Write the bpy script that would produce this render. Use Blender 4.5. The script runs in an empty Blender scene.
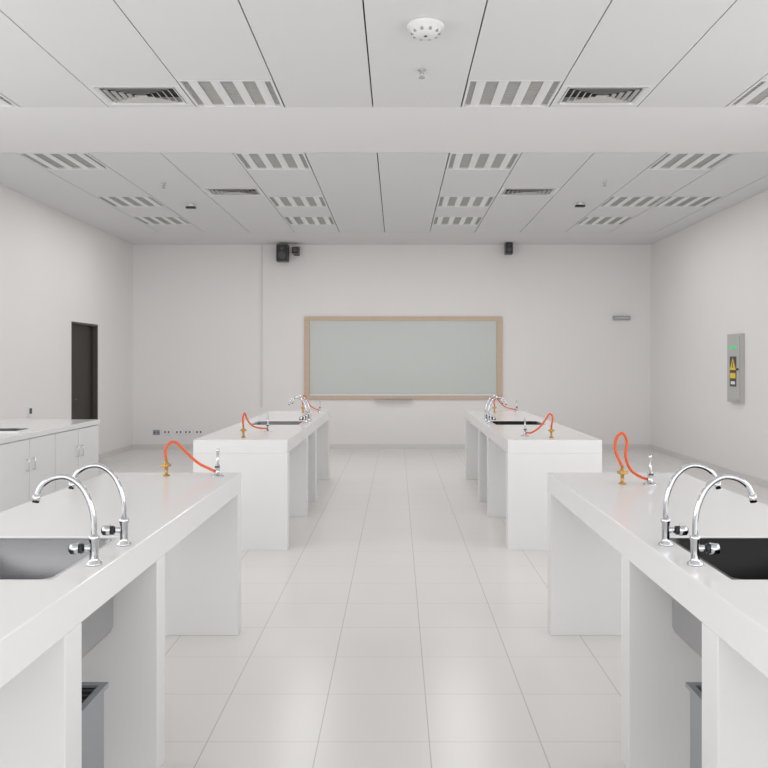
import bpy, bmesh, math
from mathutils import Vector, Matrix
scene = bpy.context.scene
try:
    scene.view_settings.view_transform = 'Standard'
    scene.view_settings.look = 'None'
except Exception: pass

# ---------------------------------------------------------------- materials
def mat(name, col, rough=0.5, metal=0.0, noise=0.0, nscale=8.0, bump=0.0, emit=None, estr=0.0, spec=0.5):
    m = bpy.data.materials.new(name); m.use_nodes = True
    nt = m.node_tree; b = nt.nodes['Principled BSDF']
    b.inputs['Base Color'].default_value = (*col, 1)
    b.inputs['Roughness'].default_value = rough
    b.inputs['Metallic'].default_value = metal
    b.inputs['Specular IOR Level'].default_value = spec
    if emit:
        b.inputs['Emission Color'].default_value = (*emit, 1)
        b.inputs['Emission Strength'].default_value = estr
    if noise or bump:
        tc = nt.nodes.new('ShaderNodeTexCoord'); n = nt.nodes.new('ShaderNodeTexNoise')
        n.inputs['Scale'].default_value = nscale; n.inputs['Detail'].default_value = 4
        nt.links.new(tc.outputs['Object'], n.inputs['Vector'])
        if noise:
            r = nt.nodes.new('ShaderNodeMapRange')
            r.inputs['To Min'].default_value = 1-noise; r.inputs['To Max'].default_value = 1+noise
            nt.links.new(n.outputs['Fac'], r.inputs['Value'])
            vm = nt.nodes.new('ShaderNodeVectorMath'); vm.operation = 'SCALE'
            vm.inputs[0].default_value = col
            nt.links.new(r.outputs['Result'], vm.inputs['Scale'])
            nt.links.new(vm.outputs['Vector'], b.inputs['Base Color'])
        if bump:
            bp = nt.nodes.new('ShaderNodeBump'); bp.inputs['Strength'].default_value = bump
            bp.inputs['Distance'].default_value = 0.01
            nt.links.new(n.outputs['Fac'], bp.inputs['Height'])
            nt.links.new(bp.outputs['Normal'], b.inputs['Normal'])
    return m

M = {}
M['wall'] = mat('wall_paint', (0.83,0.815,0.81), 0.7, noise=0.012, nscale=1.5, bump=0.03)
M['backwall'] = mat('back_wall_paint', (0.81,0.79,0.785), 0.7, noise=0.012, nscale=1.5, bump=0.03)
M['ceil'] = mat('ceiling_panel', (0.75,0.752,0.755), 0.8, noise=0.01, nscale=3)
M['gyp'] = mat('ceiling_gypsum', (0.84,0.835,0.835), 0.8, noise=0.01, nscale=3)
M['plenum'] = mat('plenum_dark', (0.03,0.03,0.03), 0.9)
M['bench'] = mat('white_quartz', (0.83,0.825,0.82), 0.15, noise=0.01, nscale=40)
M['leg'] = mat('white_panel', (0.81,0.805,0.80), 0.35, noise=0.01, nscale=10)
M['chrome'] = mat('chrome', (0.60,0.61,0.63), 0.1, 1.0)
M['steel'] = mat('brushed_steel', (0.23,0.23,0.24), 0.26, 0.75, noise=0.05, nscale=30)
M['rim'] = mat('steel_rim', (0.55,0.55,0.56), 0.3, 0.9)
M['steel_darkrefl'] = mat('steel_dark_reflection', (0.012,0.012,0.013), 0.3, 0.3, noise=0.05, nscale=30, spec=0.25)  # same steel as the left basin, with its dark reflection painted into the colour
M['basinout'] = mat('basin_outside', (0.36,0.36,0.37), 0.45, 0.3)
M['brass'] = mat('brass', (0.48,0.28,0.09), 0.35, 1.0)
M['orange'] = mat('orange_rubber', (0.74,0.11,0.02), 0.4)
M['black'] = mat('black_plastic', (0.015,0.015,0.017), 0.4)
M['dkgrey'] = mat('dark_grey', (0.07,0.07,0.075), 0.5)
M['grey'] = mat('grey_plastic', (0.33,0.35,0.37), 0.5)
M['white'] = mat('white_plastic', (0.82,0.82,0.82), 0.4)
M['wood'] = mat('pale_wood', (0.58,0.45,0.335), 0.5, noise=0.08, nscale=12)
M['board'] = mat('board_surface', (0.55,0.575,0.555), 0.25, noise=0.01, nscale=2)
M['louv'] = mat('louvre_grey', (0.34,0.34,0.34), 0.4, 0.1)
M['tube'] = mat('reflector_glow', (0.76,0.76,0.76), 0.35, emit=(1,1,1), estr=0.04)  # strips of unlit fixtures; faint glow added to brighten them
M['panel'] = mat('panel_metal', (0.50,0.50,0.48), 0.45)
M['green'] = mat('green_led', (0.02,0.5,0.15), 0.4, emit=(0.02,0.8,0.25), estr=0.5)
M['yellow'] = mat('yellow_label', (0.85,0.6,0.03), 0.5)
M['doorm'] = mat('dark_door', (0.024,0.019,0.015), 0.5, noise=0.05)
M['frame'] = mat('door_frame', (0.075,0.065,0.058), 0.5)
M['alu'] = mat('window_aluminium', (0.6,0.6,0.6), 0.4, 0.6)
M['base'] = mat('baseboard_tile', (0.70,0.68,0.67), 0.3)

def floor_mat():
    m = bpy.data.materials.new('floor_tiles'); m.use_nodes = True
    nt = m.node_tree; b = nt.nodes['Principled BSDF']; L = nt.links
    b.inputs['Roughness'].default_value = 0.24
    b.inputs['Specular IOR Level'].default_value = 0.5
    g = nt.nodes.new('ShaderNodeNewGeometry')
    sep = nt.nodes.new('ShaderNodeSeparateXYZ'); L.new(g.outputs['Position'], sep.inputs[0])
    P = 0.447
    def line(out, off):
        a = nt.nodes.new('ShaderNodeMath'); a.operation='ADD'; a.inputs[1].default_value=off
        L.new(out, a.inputs[0])
        p = nt.nodes.new('ShaderNodeMath'); p.operation='PINGPONG'; p.inputs[1].default_value=P/2
        L.new(a.outputs[0], p.inputs[0])
        l = nt.nodes.new('ShaderNodeMapRange'); l.interpolation_type='SMOOTHSTEP'
        l.inputs['From Min'].default_value=0.001; l.inputs['From Max'].default_value=0.0035
        l.inputs['To Min'].default_value=1; l.inputs['To Max'].default_value=0
        L.new(p.outputs[0], l.inputs['Value']); return l.outputs[0]
    lx = line(sep.outputs['X'], 100*P-0.13); ly = line(sep.outputs['Y'], 100*P-3.09)
    fy = nt.nodes.new('ShaderNodeMath'); fy.operation='MULTIPLY'; fy.inputs[1].default_value=0.65
    L.new(ly, fy.inputs[0])
    mx = nt.nodes.new('ShaderNodeMath'); mx.operation='MAXIMUM'
    L.new(lx, mx.inputs[0]); L.new(fy.outputs[0], mx.inputs[1])
    n = nt.nodes.new('ShaderNodeTexNoise'); n.inputs['Scale'].default_value=1.3; n.inputs['Detail'].default_value=3
    L.new(g.outputs['Position'], n.inputs['Vector'])
    r = nt.nodes.new('ShaderNodeValToRGB')
    r.color_ramp.elements[0].color=(0.755,0.735,0.72,1); r.color_ramp.elements[1].color=(0.79,0.775,0.76,1)
    L.new(n.outputs['Fac'], r.inputs[0])
    mix = nt.nodes.new('ShaderNodeMix'); mix.data_type='RGBA'
    L.new(mx.outputs[0], mix.inputs['Factor']); L.new(r.outputs[0], mix.inputs['A'])
    mix.inputs['B'].default_value=(0.52,0.50,0.48,1)
    L.new(mix.outputs['Result'], b.inputs['Base Color'])
    return m
M['floor'] = floor_mat()

# ---------------------------------------------------------------- builder
class B:
    def __init__(s, name): s.name=name; s.bm=bmesh.new(); s.mats=[]
    def mi(s, m):
        if m not in s.mats: s.mats.append(m)
        return s.mats.index(m)
    def face(s, vs, m, smooth=False):
        try: f = s.bm.faces.new(vs)
        except ValueError: return None
        f.material_index=s.mi(m); f.smooth=smooth; return f
    def box(s, x0,x1,y0,y1,z0,z1, m):
        v=[s.bm.verts.new(p) for p in [(x0,y0,z0),(x1,y0,z0),(x1,y1,z0),(x0,y1,z0),(x0,y0,z1),(x1,y0,z1),(x1,y1,z1),(x0,y1,z1)]]
        for q in [(3,2,1,0),(4,5,6,7),(0,1,5,4),(1,2,6,5),(2,3,7,6),(3,0,4,7)]: s.face([v[i] for i in q], m)
    def slab_hole(s, x0,x1,y0,y1,z0,z1, hx0,hx1,hy0,hy1, m):
        def ring(a,b,c,d,z): return [s.bm.verts.new(p) for p in [(a,c,z),(b,c,z),(b,d,z),(a,d,z)]]
        ot=ring(x0,x1,y0,y1,z1); it=ring(hx0,hx1,hy0,hy1,z1)
        ob=ring(x0,x1,y0,y1,z0); ib=ring(hx0,hx1,hy0,hy1,z0)
        for i in range(4):
            j=(i+1)%4
            s.face([ot[i],ot[j],it[j],it[i]],m); s.face([ob[j],ob[i],ib[i],ib[j]],m)
            s.face([ob[i],ob[j],ot[j],ot[i]],m); s.face([ib[j],ib[i],it[i],it[j]],m)
    def rrect(s, x0,x1,y0,y1,z,r,n=6):
        out=[]
        for cx,cy,a0 in ((x1-r,y1-r,0),(x0+r,y1-r,90),(x0+r,y0+r,180),(x1-r,y0+r,270)):
            for k in range(n+1):
                a=math.radians(a0+90*k/n); out.append(s.bm.verts.new((cx+r*math.cos(a),cy+r*math.sin(a),z)))
        return out
    def loft(s, rings, m, smooth=True):
        for A,C in zip(rings[:-1],rings[1:]):
            n=len(A)
            for k in range(n): s.face([A[k],A[(k+1)%n],C[(k+1)%n],C[k]],m,smooth)
    def tube(s, pts, r, m, seg=14, smoothn=6, cap=True):
        pts=[Vector(p) for p in pts]
        if smoothn and len(pts)>2:
            P=[pts[0]*2-pts[1]]+pts+[pts[-1]*2-pts[-2]]; out=[]
            for i in range(1,len(P)-2):
                a,b,c,d=P[i-1:i+3]
                for k in range(smoothn):
                    t=k/smoothn
                    out.append(0.5*((2*b)+(c-a)*t+(2*a-5*b+4*c-d)*t*t+(3*b-a-3*c+d)*t**3))
            out.append(pts[-1]); pts=out
        rs = r if isinstance(r,(list,tuple)) else [r]*len(pts)
        n=len(pts); T=[]
        for i in range(n):
            t=(pts[min(i+1,n-1)]-pts[max(i-1,0)])
            T.append(t.normalized() if t.length>1e-9 else Vector((0,0,1)))
        u=T[0].orthogonal().normalized(); rings=[]
        for i in range(n):
            u=(u-T[i]*u.dot(T[i])).normalized(); w=T[i].cross(u)
            rings.append([s.bm.verts.new(pts[i]+(u*math.cos(2*math.pi*k/seg)+w*math.sin(2*math.pi*k/seg))*rs[i]) for k in range(seg)])
        for i in range(n-1):
            for k in range(seg):
                j=(k+1)%seg
                s.face([rings[i][k],rings[i][j],rings[i+1][j],rings[i+1][k]],m,True)
        if cap:
            s.face(list(reversed(rings[0])),m); s.face(rings[-1],m)
    def cyl(s,p0,p1,r,m,seg=20,r2=None):
        s.tube([p0,p1],[r,r if r2 is None else r2],m,seg,0)
    def lathe(s, c, prof, m, seg=24):
        c=Vector(c)
        R=[[s.bm.verts.new(c+Vector((r*math.cos(2*math.pi*k/seg),r*math.sin(2*math.pi*k/seg),z))) for k in range(seg)] for r,z in prof]
        for i in range(len(R)-1):
            sm = abs(prof[i][1]-prof[i+1][1])>1e-4
            for k in range(seg):
                j=(k+1)%seg; s.face([R[i][k],R[i][j],R[i+1][j],R[i+1][k]],m,sm)
        s.face(list(reversed(R[0])),m); s.face(R[-1],m)
    def done(s, origin=None, bevel=0.0, parent=None):
        if origin is None:
            zs=[v.co for v in s.bm.verts]
            origin=Vector(((min(v.x for v in zs)+max(v.x for v in zs))/2,(min(v.y for v in zs)+max(v.y for v in zs))/2,min(v.z for v in zs)))
        origin=Vector(origin)
        for v in s.bm.verts: v.co-=origin
        bmesh.ops.recalc_face_normals(s.bm, faces=s.bm.faces)
        me=bpy.data.meshes.new(s.name); s.bm.to_mesh(me); s.bm.free()
        for m in s.mats: me.materials.append(M[m])
        o=bpy.data.objects.new(s.name, me); o.location=origin
        scene.collection.objects.link(o)
        if bevel:
            b=o.modifiers.new('bevel','BEVEL'); b.width=bevel; b.segments=2; b.limit_method='ANGLE'; b.angle_limit=math.radians(40)
        return o

# ---------------------------------------------------------------- room
XL,XR,YB,YF,ZC,ZT = -4.72,4.53,13.7,-2.6,3.65,3.95
b=B('floor'); b.box(XL,XR,YF,YB,-0.1,0,'floor'); b.done()
b=B('wall_back'); b.box(XL-0.15,XR+0.15,YB,YB+0.15,-0.1,ZT,'backwall'); b.done()
DY0,DY1,DZ = 11.13,12.12,2.14
WZ0,WZ1=1.15,3.2
b=B('wall_left')
b.box(XL-0.15,XL,YF,YF+0.6,-0.1,ZT,'wall')
LW=(YF+0.6,5.6)
b.box(XL-0.15,XL,LW[0],LW[1],-0.1,WZ0,'wall'); b.box(XL-0.15,XL,LW[0],LW[1],WZ1,ZT,'wall')
b.box(XL-0.15,XL,LW[1],DY0,-0.1,ZT,'wall'); b.box(XL-0.15,XL,DY0,DY1,DZ,ZT,'wall'); b.box(XL-0.15,XL,DY1,YB,-0.1,ZT,'wall')
b.done()
b=B('wall_right')
b.box(XR,XR+0.15,YF,LW[0],-0.1,ZT,'wall')
b.box(XR,XR+0.15,LW[0],LW[1],-0.1,WZ0,'wall'); b.box(XR,XR+0.15,LW[0],LW[1],WZ1,ZT,'wall')
b.box(XR,XR+0.15,LW[1],YB,-0.1,ZT,'wall'); b.done()
b=B('wall_front')
fx0,fx1=XL+0.5,XR-0.5
b.box(XL-0.15,fx0,YF-0.15,YF,-0.1,ZT,'wall'); b.box(fx1,XR+0.15,YF-0.15,YF,-0.1,ZT,'wall')
b.box(fx0,fx1,YF-0.15,YF,-0.1,0.9,'wall'); b.box(fx0,fx1,YF-0.15,YF,WZ1,ZT,'wall'); b.done()
def win_y(name,x,y0,y1,n):
    b=B(name); t=0.05
    b.box(x-0.03,x+0.03,y0,y1,WZ0,WZ0+t,'alu'); b.box(x-0.03,x+0.03,y0,y1,WZ1-t,WZ1,'alu')
    for i in range(n+1):
        y=y0+(y1-y0-t)*i/n; b.box(x-0.03,x+0.03,y,y+t,WZ0+t,WZ1-t,'alu')
    b.done()
win_y('added_window_1',XL-0.08,LW[0],LW[1],6); win_y('added_window_2',XR+0.08,LW[0],LW[1],6)  # unseen side windows, added to bring light to the middle of the room
b=B('window_3')
b.box(fx0,fx1,YF-0.11,YF-0.05,0.9,0.95,'alu'); b.box(fx0,fx1,YF-0.11,YF-0.05,WZ1-.05,WZ1,'alu')
for i in range(8):
    x=fx0+(fx1-fx0-.05)*i/7; b.box(x,x+.05,YF-0.11,YF-0.05,0.95,WZ1-.05,'alu')
b.done()
b=B('door_1')
b.box(XL-0.12,XL-0.07,DY0+0.03,DY1-0.03,0.0,DZ-0.03,'doorm')
b.box(XL-0.13,XL,DY0,DY0+0.03,0,DZ,'frame'); b.box(XL-0.13,XL,DY1-0.03,DY1,0,DZ,'frame'); b.box(XL-0.13,XL,DY0+.03,DY1-.03,DZ-0.03,DZ,'frame')
b.cyl((XL-0.07,DY0+0.12,1.0),(XL-0.02,DY0+0.12,1.0),0.012,'dkgrey'); b.cyl((XL-0.02,DY0+0.11,1.0),(XL-0.02,DY0+0.24,1.0),0.010,'dkgrey')
b.done()
b=B('baseboard_back'); b.box(XL,XR,YB-0.015,YB,0,0.09,'base'); b.done()
b=B('baseboard_left'); b.box(XL,XL+0.015,8.62,DY0,0,0.09,'base'); b.box(XL,XL+0.015,DY1,YB-0.015,0,0.09,'base'); b.done()
b=B('baseboard_right'); b.box(XR-0.015,XR,YF,YB-0.015,0,0.09,'base'); b.done()
b=B('trim_1'); b.box(-2.425,-2.40,YB-0.02,YB,0.75,ZC,'base'); b.done(bevel=0.003)

# ---------------------------------------------------------------- ceiling
X0=-3.85; PX=0.73; cols=[X0+PX*i for i in range(12)]
cells_light=[]; cells_vent=[]
def col(i): return cols[i],cols[i+1]
FY0,FY1=5.76,6.37
RY=[7.75+0.67*i for i in range(8)]
for i in (0,3,6,9):
    cells_light += [(i,FY0,FY1),(i,RY[0],RY[1]),(i,RY[3],RY[4]),(i,RY[5],RY[6]),(i,2.6,3.21)]
cells_light += [(10,RY[3],RY[4])]
for i in (2,7):
    cells_vent += [(i,5.87,6.31),(i,9.28,9.72),(i,2.2,2.64)]
b=B('ceiling'); G=0.005
TH=0.02
def panels(i, y0, y1, m='ceil'):
    x0,x1=col(i)
    holes=sorted([(a,c) for (k,a,c) in cells_light+cells_vent if k==i and a>=y0-0.01 and c<=y1+0.01])
    y=y0; segs=[]
    for a,c in holes:
        if a-y>0.03: segs.append((y,a))
        elif a-y>0: segs.append((y-0.004,a+0.004))
        y=c
    if y1-y>0.03: segs.append((y,y1))
    elif y1-y>0.0001: segs.append((y-0.004,y1+0.004))
    for a,c in segs:
        b.box(x0+G,x1-G,a+0.0025,c-0.0025,ZC,ZC+TH,m)
for i in range(11):
    panels(i,YF,FY1); panels(i,RY[0]+0.008,RY[-1])
b.box(XL,cols[0]-G,YF,FY1,ZC,ZC+TH,'gyp'); b.box(cols[11]+G,XR,YF,FY1,ZC,ZC+TH,'gyp')
b.box(XL,XR,FY1+0.001,RY[0]-0.010,ZC-0.0,ZC+TH,'gyp')
b.box(XL,cols[0]-G,RY[0]+0.008,RY[-1]+0.002,ZC,ZC+TH,'ceil'); b.box(cols[11]+G,XR,RY[0]+0.008,RY[-1]+0.002,ZC,ZC+TH,'ceil')
b.box(XL,XR,RY[-1]+0.005,YB,ZC,ZC+TH,'ceil')
b.box(XL,XR,YF,YB,ZT-0.05,ZT,'plenum')
b.done()

def louvre(i,y0,y1):
    x0,x1=col(i); x0+=G+0.002; x1-=G+0.002; y0+=0.004; y1-=0.004
    b=B('recessed_louvre_light'); t=0.018; z=ZC-0.003
    b.box(x0,x1,y0,y0+t,z,ZC+0.07,'white'); b.box(x0,x1,y1-t,y1,z,ZC+0.07,'white')
    b.box(x0,x0+t,y0+t,y1-t,z,ZC+0.07,'white'); b.box(x1-t,x1,y0+t,y1-t,z,ZC+0.07,'white')
    b.box(x0,x1,y0,y1,ZC+0.07,ZC+0.08,'louv')
    ix0,ix1=x0+t,x1-t; w=(ix1-ix0)
    n=4; q=0.22
    for k in range(n):
        cx=ix0+w*(k+0.5)/n; hw=w/n*q
        v=[b.bm.verts.new(p) for p in [(cx-hw,y0+t,ZC+.008),(cx,y0+t,ZC+.001),(cx+hw,y0+t,ZC+.008),(cx-hw,y1-t,ZC+.008),(cx,y1-t,ZC+.001),(cx+hw,y1-t,ZC+.008)]]
        b.face([v[0],v[1],v[4],v[3]],'tube'); b.face([v[1],v[2],v[5],v[4]],'tube')
    b.box(ix0,ix1,y0+t,y1-t,ZC+0.02,ZC+0.03,'louv')
    m=12
    for k in range(n+1):
        a=ix0 if k==0 else ix0+w*(k-0.5+q)/n; c=ix1 if k==n else ix0+w*(k+0.5-q)/n
        for j in range(1,m):
            yy=y0+t+(y1-y0-2*t)*j/m; b.box(a,c,yy-0.003,yy+0.003,ZC+0.006,ZC+0.02,'panel')
    b.done()
for c in cells_light: louvre(*c)
def vent(i,y0,y1):
    x0,x1=col(i); x0+=G+0.002; x1-=G+0.002; y0+=0.003;y1-=0.003
    b=B('air_vent'); z=ZC-0.010
    b.box(x0,x1,y0,y1,ZC+0.05,ZC+0.06,'black')
    mx=0.05; my=0.035
    b.slab_hole(x0,x1,y0,y1,ZC-0.003,ZC+0.05,x0+mx,x1-mx,y0+my,y1-my,'white')
    cx=(x0+x1)/2; cy=(y0+y1)/2; A=(x1-x0)/2-mx; C=(y1-y0)/2-my
    n=6
    for k in range(n):
        f=1-k/n; g=f-0.075; a=A*f; c=C*f; a2=A*max(g,.01); c2=C*max(g,.01)
        o=[b.bm.verts.new(p) for p in [(cx-a,cy-c,z),(cx+a,cy-c,z),(cx+a,cy+c,z),(cx-a,cy+c,z)]]
        q=[b.bm.verts.new(p) for p in [(cx-a2,cy-c2,ZC+.006),(cx+a2,cy-c2,ZC+.006),(cx+a2,cy+c2,ZC+.006),(cx-a2,cy+c2,ZC+.006)]]
        for e in range(4):
            j=(e+1)%4; b.face([o[e],o[j],q[j],q[e]],'panel' if k else 'white')
    b.done()
for c in cells_vent: vent(*c)

b=B('smoke_detector'); b.lathe((0.18,4.83,ZC),[(0.118,0),(0.118,-0.02),(0.10,-0.024),(0.09,-0.05),(0.065,-0.064),(0.02,-0.068)],'white')
for k in range(10):
    a=k*math.pi/5; c,s_=math.cos(a),math.sin(a)
    b.box(0.18+c*0.084-.009,0.18+c*0.084+.009,4.83+s_*0.084-.009,4.83+s_*0.084+.009,ZC-0.058,ZC-0.045,'grey')
b.lathe((0.18,4.83,ZC-.067),[(0.012,0),(0.010,-.004)],'dkgrey',12)
b.done()
def sprinkler(x,y):
    b=B('fire_sprinkler'); b.lathe((x,y,ZC),[(0.03,0),(0.028,-0.006),(0.012,-0.008),(0.012,-0.03),(0.006,-0.032),(0.006,-0.055),(0.024,-0.056),(0.024,-0.06)],'chrome',16)
    b.box(x-.016,x-.012,y-.004,y+.004,ZC-.056,ZC-.02,'chrome'); b.box(x+.012,x+.016,y-.004,y+.004,ZC-.056,ZC-.02,'chrome'); b.done()
for p in [(0.18,5.56),(-2.75,9.05),(2.42,8.95)]: sprinkler(*p)
def sensor(x,y):
    b=B('motion_sensor'); b.lathe((x,y,ZC),[(0.04,0),(0.04,-0.02),(0.03,-0.03)],'white',16)
    b.box(x-.065,x+.065,y-.03,y+.03,ZC-.055,ZC-.03,'black'); b.done(bevel=0.006)
sensor(-2.75,10.25); sensor(2.42,10.15)

# ---------------------------------------------------------------- benches
H=0.9; SL=0.11; W=0.77
def bench(side, xin, y0,y1, legs, sk):
    s=side; xa,xb=sorted((s*xin, s*(xin+W)))
    sx0,sx1=sorted((s*(xin+0.105), s*(xin+0.62)))
    b=B('lab_bench')
    b.slab_hole(xa,xb,y0,y1,H-SL,H,sx0,sx1,sk[0],sk[1],'bench')
    for a,c in legs: b.box(xa+0.0,xb-0.0,a,c,0,H-SL,'leg')
    b.done(bevel=0.003)
    b=B('lab_sink'); g=0.004; dz=0.33; inner='steel' if s<0 else 'steel_darkrefl'
    x0,x1,a,c=sx0+g,sx1-g,sk[0]+g,sk[1]-g
    zr=H-0.004
    def R(i,z,r): return b.rrect(x0+i,x1-i,a+i,c-i,z,r)
    rings=[R(0,zr-0.01,0.004),R(0,zr,0.004),R(0.010,zr,0.035)]
    b.loft(rings,'rim' if s<0 else inner,False)
    rings=[rings[-1],R(0.013,zr-0.004,0.036),R(0.017,H-dz+0.05,0.05),R(0.022,H-dz+0.028,0.052),R(0.036,H-dz+0.012,0.055),R(0.065,H-dz+0.005,0.06)]
    b.loft(rings,inner); b.face(rings[-1],inner)
    o=R(0,zr-0.01,0.004)
    outer=[o,R(0.006,zr-0.012,0.03),R(0.006,H-dz+0.02,0.035),R(0.012,H-dz+0.004,0.035),R(0.03,H-dz-0.003,0.04)]
    b.loft(outer,'basinout'); b.face(outer[-1],'basinout')
    cx,cy=(x0+x1)/2,(a+c)/2
    b.lathe((cx,cy,H-dz+0.004),[(0.045,0),(0.045,0.004),(0.03,0.005),(0.028,0.002)],'chrome')
    b.tube([(cx,cy,H-dz-.003),(cx,cy,0.52),(cx,cy+0.02,0.475),(cx,cy+0.07,0.46),(cx,cy+0.11,0.475)],0.018,'white',14,5)
    b.done()

FL=[(0.42,0.53),(2.06,2.17),(2.85,2.95),(4.30,4.39)]
BL=[(6.27,6.38),(7.63,7.74),(8.45,8.56),(10.09,10.2)]
for s,xi in ((-1,0.89),(1,0.86)):
    bench(s,xi,0.42,4.39,FL,(2.21,2.76))
    bench(s,0.895 if s<0 else 0.905,6.27,10.2,BL,(7.84,8.39))

def faucet(side,x,y):
    s=side; b=B('gooseneck_faucet')
    b.lathe((x,y,H),[(0.024,0),(0.024,0.006),(0.015,0.012),(0.013,0.02),(0.0135,0.075),(0.016,0.078),(0.016,0.088),(0.011,0.094)],'chrome')
    P=[(0,.09),(0.001,.14),(0.012,.19),(0.038,.24),(0.08,.27),(0.125,.268),(0.160,.246),(0.176,.215)]
    b.tube([(x+s*u,y,H+z) for u,z in P],0.0085,'chrome',16,7)
    b.cyl((x+s*0.1745,y,H+.219),(x+s*0.181,y,H+.194),0.0115,'chrome')
    b.cyl((x,y,H+.052),(x+s*0.04,y-0.005,H+.052),0.010,'chrome')
    b.cyl((x+s*0.032,y-0.005,H+.052),(x+s*0.043,y-0.006,H+.052),0.015,'black')
    b.cyl((x+s*0.043,y-0.006,H+.052),(x+s*0.068,y-0.009,H+.052),0.018,'chrome',10,0.016)
    b.cyl((x+s*0.068,y-0.009,H+.052),(x+s*0.071,y-0.009,H+.052),0.011,'black')
    b.done(origin=(x,y,H))
for y in (2.37,2.63): faucet(-1,-0.935,y); faucet(1,0.92,y)
for y in (8.0,8.26): faucet(-1,-0.945,y); faucet(1,0.955,y)

def gas_tap(x,y):
    b=B('brass_gas_tap')
    b.lathe((x,y,H),[(0.019,0),(0.019,0.005),(0.009,0.010),(0.009,0.045),(0.014,0.05),(0.014,0.070),(0.009,0.075),(0.007,0.095)],'brass',18)
    b.cyl((x-0.026,y,H+.060),(x+0.026,y,H+.060),0.007,'brass',14)
    b.cyl((x,y-0.012,H+.060),(x,y-0.030,H+.060),0.006,'brass')
    b.box(x-0.018,x+0.018,y-0.036,y-0.030,H+.055,H+.065,'brass')
    b.done(origin=(x,y,H))
def burner(x,y):
    b=B('bunsen_burner')
    b.lathe((x,y,H),[(0.034,0),(0.034,0.006),(0.026,0.012),(0.013,0.018),(0.011,0.045),(0.013,0.047),(0.013,0.068),(0.0075,0.07),(0.007,0.135),(0.009,0.137),(0.009,0.155),(0.006,0.156)],'chrome',20)
    b.box(x-0.012,x+0.012,y-0.018,y-0.012,H+.052,H+.062,'dkgrey')
    b.done(origin=(x,y,H))
def hose(pts):
    b=B('orange_gas_hose'); b.tube(pts,0.0075,'orange',12,8); b.done()
def setup(t,bu,rise,mid=None):
    t=Vector((t[0],t[1],H)); bu=Vector((bu[0],bu[1],H)); d=bu-t; n=d.normalized()
    side=Vector((-n.y,n.x,0))
    gas_tap(t.x,t.y); burner(bu.x,bu.y)
    V=lambda f,z: t+d*f+Vector((0,0,z))+side*0.05*math.sin(max(f,0)*math.pi)
    if mid is None: mid=[(0,0.088),(-0.02,rise*0.75),(0.05,rise*0.97),(0.16,rise*0.98),(0.34,rise*0.66),(0.56,rise*0.36),(0.8,0.04)]
    hose([V(a,z) for a,z in mid]+[V(1,0.03)-n*0.014])
setup((-1.28,4.26),(-0.985,4.22),0.185)
setup((1.165,3.97),(1.295,3.93),0.25,[(0,0.088),(-0.25,0.17),(-0.22,0.235),(0.0,0.262),(0.16,0.22),(0.12,0.14),(0.3,0.07),(0.65,0.035)])
setup((-1.30,6.50),(-1.185,7.05),0.2)
setup((1.30,6.47),(1.10,6.6),0.2,[(0,0.088),(-0.05,0.17),(0.05,0.2),(0.15,0.16),(0.35,0.09),(0.65,0.04)])
setup((-1.20,9.8),(-1.0,9.95),0.22)
setup((1.25,9.85),(1.55,9.95),0.18)

def bin_(s):
    xa,xb=sorted((s*1.0,s*1.32)); y0,y1=2.28,2.62
    b=B('plaster_trap_bin')
    b.slab_hole(xa,xb,y0,y1,0.01,0.42,xa+.012,xb-.012,y0+.012,y1-.012,'grey')
    b.box(xa,xb,y0,y1,0,0.012,'grey')
    b.slab_hole(xa-.012,xb+.012,y0-.012,y1+.012,0.415,0.43,xa+.012,xb-.012,y0+.012,y1-.012,'grey')
    for k in range(1,9):
        y=y0+(y1-y0)*k/9; b.box(xa+.012,xb-.012,y-.004,y+.004,0.41,0.422,'dkgrey')
    b.done()
bin_(-1); bin_(1)

# ---------------------------------------------------------------- side cabinet run
b=B('wall_base_cabinet'); cx0,cx1=XL+0.001,-3.32; cy0,cy1=2.2,8.6
b.box(cx0,cx1-0.03,cy0,cy1-0.01,0.08,0.85,'leg'); b.box(cx0,cx1-0.08,cy0,cy1-0.03,0,0.08,'dkgrey')
b.box(cx0,cx1,cy0,cy1,0.85,0.9,'bench')
y=cy1-0.02; k=0
while y-0.54>cy0:
    b.box(cx1-0.03,cx1-0.012,y-0.535,y-0.005,0.09,0.84,'white')
    hy = y-0.06 if k%2 else y-0.48
    for zz in (0.56,0.66): b.cyl((cx1-0.012,hy,zz),(cx1+0.014,hy,zz),0.004,'chrome',10)
    b.cyl((cx1+0.014,hy,0.55),(cx1+0.014,hy,0.67),0.005,'chrome',10)
    y-=0.54; k+=1
b.done(bevel=0.002)
b=B('countertop_hotplate'); b.box(-3.95,-3.42,6.92,7.18,0.9,0.915,'white'); b.box(-3.93,-3.44,6.94,7.16,0.915,0.92,'black')
for p in [(-3.82,7.05),(-3.56,7.05)]: b.lathe((*p,0.92),[(0.08,0),(0.08,0.004),(0.07,0.006)],'dkgrey')
b.done()

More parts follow.
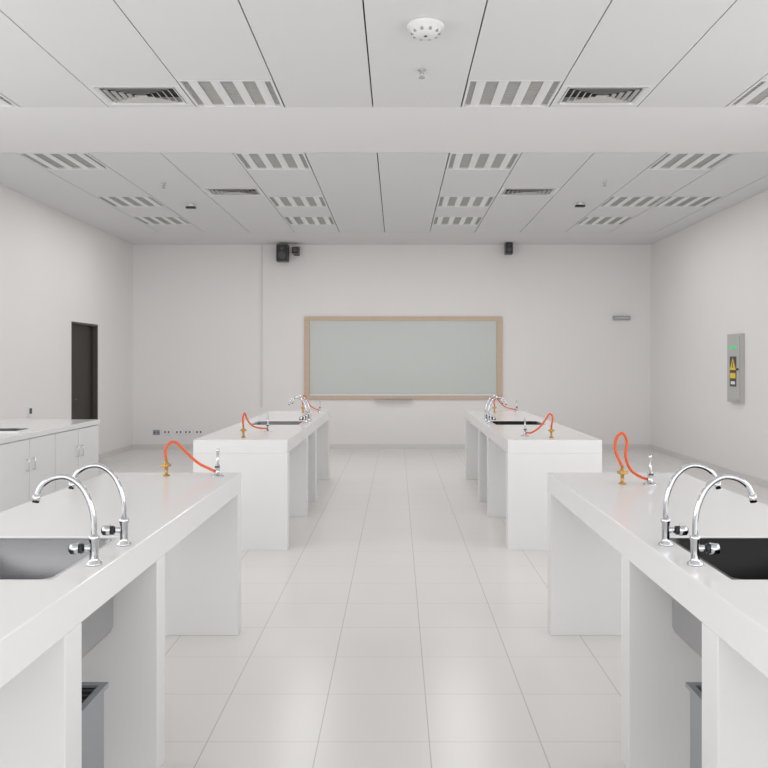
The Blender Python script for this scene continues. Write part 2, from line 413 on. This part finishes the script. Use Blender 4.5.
# ---------------------------------------------------------------- wall objects
def xw(px): return (px-397)/768*YB
def zw(py): return 1.52-(py-364)/768*YB
b=B('whiteboard')
x0,x1,z0,z1=xw(304.5),xw(502),zw(399),zw(316.5); f=0.095; y=YB
b.box(x0+f,x1-f,y-0.02,y,z0+f,z1-f,'board')
b.box(x0,x1,y-0.04,y,z0,z0+f*0.6,'wood'); b.box(x0,x1,y-0.04,y,z1-f*0.8,z1,'wood')
b.box(x0,x0+f,y-0.04,y,z0+f*.6,z1-f*.8,'wood'); b.box(x1-f,x1,y-0.04,y,z0+f*.6,z1-f*.8,'wood')
b.box(x0+f,x1-f,y-0.03,y,z0+f*.6,z0+f,'alu'); b.box(x0+f,x1-f,y-0.03,y,z1-f,z1-f*.8,'alu')
b.box(xw(375),xw(412),y-0.10,y,z0-0.02,z0-0.008,'alu'); b.box(xw(375),xw(412),y-0.02,y,z0-0.008,z0,'alu')
b.done(bevel=0.004)

def speaker(px,py,w,h):
    x,z=xw(px),zw(py); b=B('wall_speaker')
    b.box(x-w/2,x+w/2,YB-0.30,YB-0.10,z-h/2,z+h/2,'black')
    b.box(x-0.03,x+0.03,YB-0.10,YB,z-0.03,z+0.03,'black')
    b.cyl((x,YB-0.30,z-h*0.15),(x,YB-0.305,z-h*0.15),w*0.33,'dkgrey'); b.cyl((x,YB-0.30,z+h*0.25),(x,YB-0.305,z+h*0.25),w*0.15,'dkgrey')
    b.done(bevel=0.008)
speaker(284.5,255,0.20,0.29)
b=B('security_camera'); x,z=xw(297),zw(252)
b.box(x-.05,x+.05,YB-.03,YB,z-.07,z+.09,'dkgrey'); b.cyl((x,YB-.03,z),(x,YB-.10,z-.01),0.02,'black'); b.box(x-.055,x+.055,YB-.28,YB-.08,z-.06,z+.05,'black')
b.cyl((x,YB-.28,z-.005),(x,YB-.30,z-.005),0.035,'dkgrey'); b.done(bevel=0.006)
speaker(507,250.5,0.12,0.19)
b=B('emergency_light'); x,z=xw(621),zw(318)
b.box(x-.15,x+.15,YB-.06,YB,z-.035,z+.035,'grey'); b.box(x-.13,x+.13,YB-.065,YB-.06,z-.02,z+.02,'panel'); b.done(bevel=0.006)
def outlet(px,py,w,h,dark=False):
    x,z=xw(px),zw(py); b=B('wall_outlet')
    b.box(x-w/2,x+w/2,YB-.012,YB,z-h/2,z+h/2,'grey' if dark else 'white')
    for d in (-.25,.25): b.box(x+w*d-.012,x+w*d+.012,YB-.015,YB-.012,z-.018,z+.018,'dkgrey')
    b.done(bevel=0.002)
outlet(156.5,432.5,0.12,0.09,True)
for p in (167,179,188,199): outlet(p,432,0.13,0.08)
b=B('light_switch'); x=XL; yy=9.85; z=1.52-(411-364)*yy/768
b.box(x,x+.02,yy-.06,yy+.06,z-.06,z+.06,'white'); b.box(x+.02,x+.026,yy-.03,yy+.03,z-.035,z+.035,'dkgrey'); b.done(bevel=0.002)
b=B('electrical_panel'); y0,y1,z0,z1=10.0,10.42,1.01,1.92; x=XR
b.box(x-.05,x,y0,y1,z0,z1,'panel'); b.box(x-.062,x-.05,y0+.03,y1-.03,z0+.03,z1-.03,'panel')
for k in range(3): b.cyl((x-.062,y0+.13+k*.08,1.74),(x-.07,y0+.13+k*.08,1.74),0.02,'green')
b.box(x-.064,x-.062,y0+.11,y1-.11,1.22,1.62,'dkgrey')
v=[b.bm.verts.new(p) for p in [(x-.068,y0+.12,1.44),(x-.068,y1-.12,1.44),(x-.068,(y0+y1)/2,1.60)]]
w=[b.bm.verts.new((q.co.x+.004,q.co.y,q.co.z)) for q in v]
b.face(v,'yellow'); b.face(w[::-1],'yellow')
for i in range(3): b.face([v[i],w[i],w[(i+1)%3],v[(i+1)%3]],'yellow')
b.box(x-.069,x-.064,(y0+y1)/2-.01,(y0+y1)/2+.01,1.47,1.55,'black')
b.box(x-.068,x-.064,y0+.13,y1-.13,1.33,1.40,'yellow'); b.box(x-.068,x-.064,y0+.15,y1-.15,1.25,1.29,'white')
b.cyl((x-.062,y0+.06,1.45),(x-.08,y0+.06,1.45),0.015,'dkgrey')
b.done()

# ---------------------------------------------------------------- light
def area(name,loc,rot,sx,sy,e,col=(1,1,1)):
    l=bpy.data.lights.new(name,'AREA'); l.shape='RECTANGLE'; l.size=sx; l.size_y=sy; l.energy=e; l.color=col
    o=bpy.data.objects.new(name,l); o.location=loc; o.rotation_euler=rot; scene.collection.objects.link(o); return o
zc=(WZ0+WZ1)/2; yc=(LW[0]+LW[1])/2
area('side_fill_left',(XL-0.14,yc,zc),(0,-math.pi/2,0),WZ1-WZ0,LW[1]-LW[0],98,(1,0.995,0.99))  # fill light at the added left window, out of view
area('side_fill_right',(XR+0.14,yc,zc),(0,math.pi/2,0),WZ1-WZ0,LW[1]-LW[0],98,(1,0.995,0.99))  # fill light at the added right window, out of view
area('daylight_window_rear',(0,YF-0.14,2.05),(math.pi/2,0,0),fx1-fx0,2.2,140,(1,0.995,0.99))
for i,y0,y1 in cells_light:
    if y0<5 or i==10: continue
    x0,x1=col(i)
    e = 3.6 if y0<7 else 10.5
    if i in (0,9): e*=0.75
    area('ceiling_fill',((x0+x1)/2,(y0+y1)/2,ZC-0.02),(0,0,0),0.6,0.5,e,(1,0.99,0.985))  # fill added below unlit fixtures, mainly to lift the dim rear
w=bpy.data.worlds.new('sky'); scene.world=w; w.use_nodes=True
w.node_tree.nodes['Background'].inputs[0].default_value=(0.97,0.98,1,1); w.node_tree.nodes['Background'].inputs[1].default_value=0.85

cam=bpy.data.cameras.new('camera'); cam.lens=36; cam.sensor_width=36; cam.shift_x=-13/768; cam.shift_y=-20/768; cam.clip_start=0.05
co=bpy.data.objects.new('camera',cam); co.location=(0,0,1.52); co.rotation_euler=(math.pi/2,0,0)
scene.collection.objects.link(co); scene.camera=co
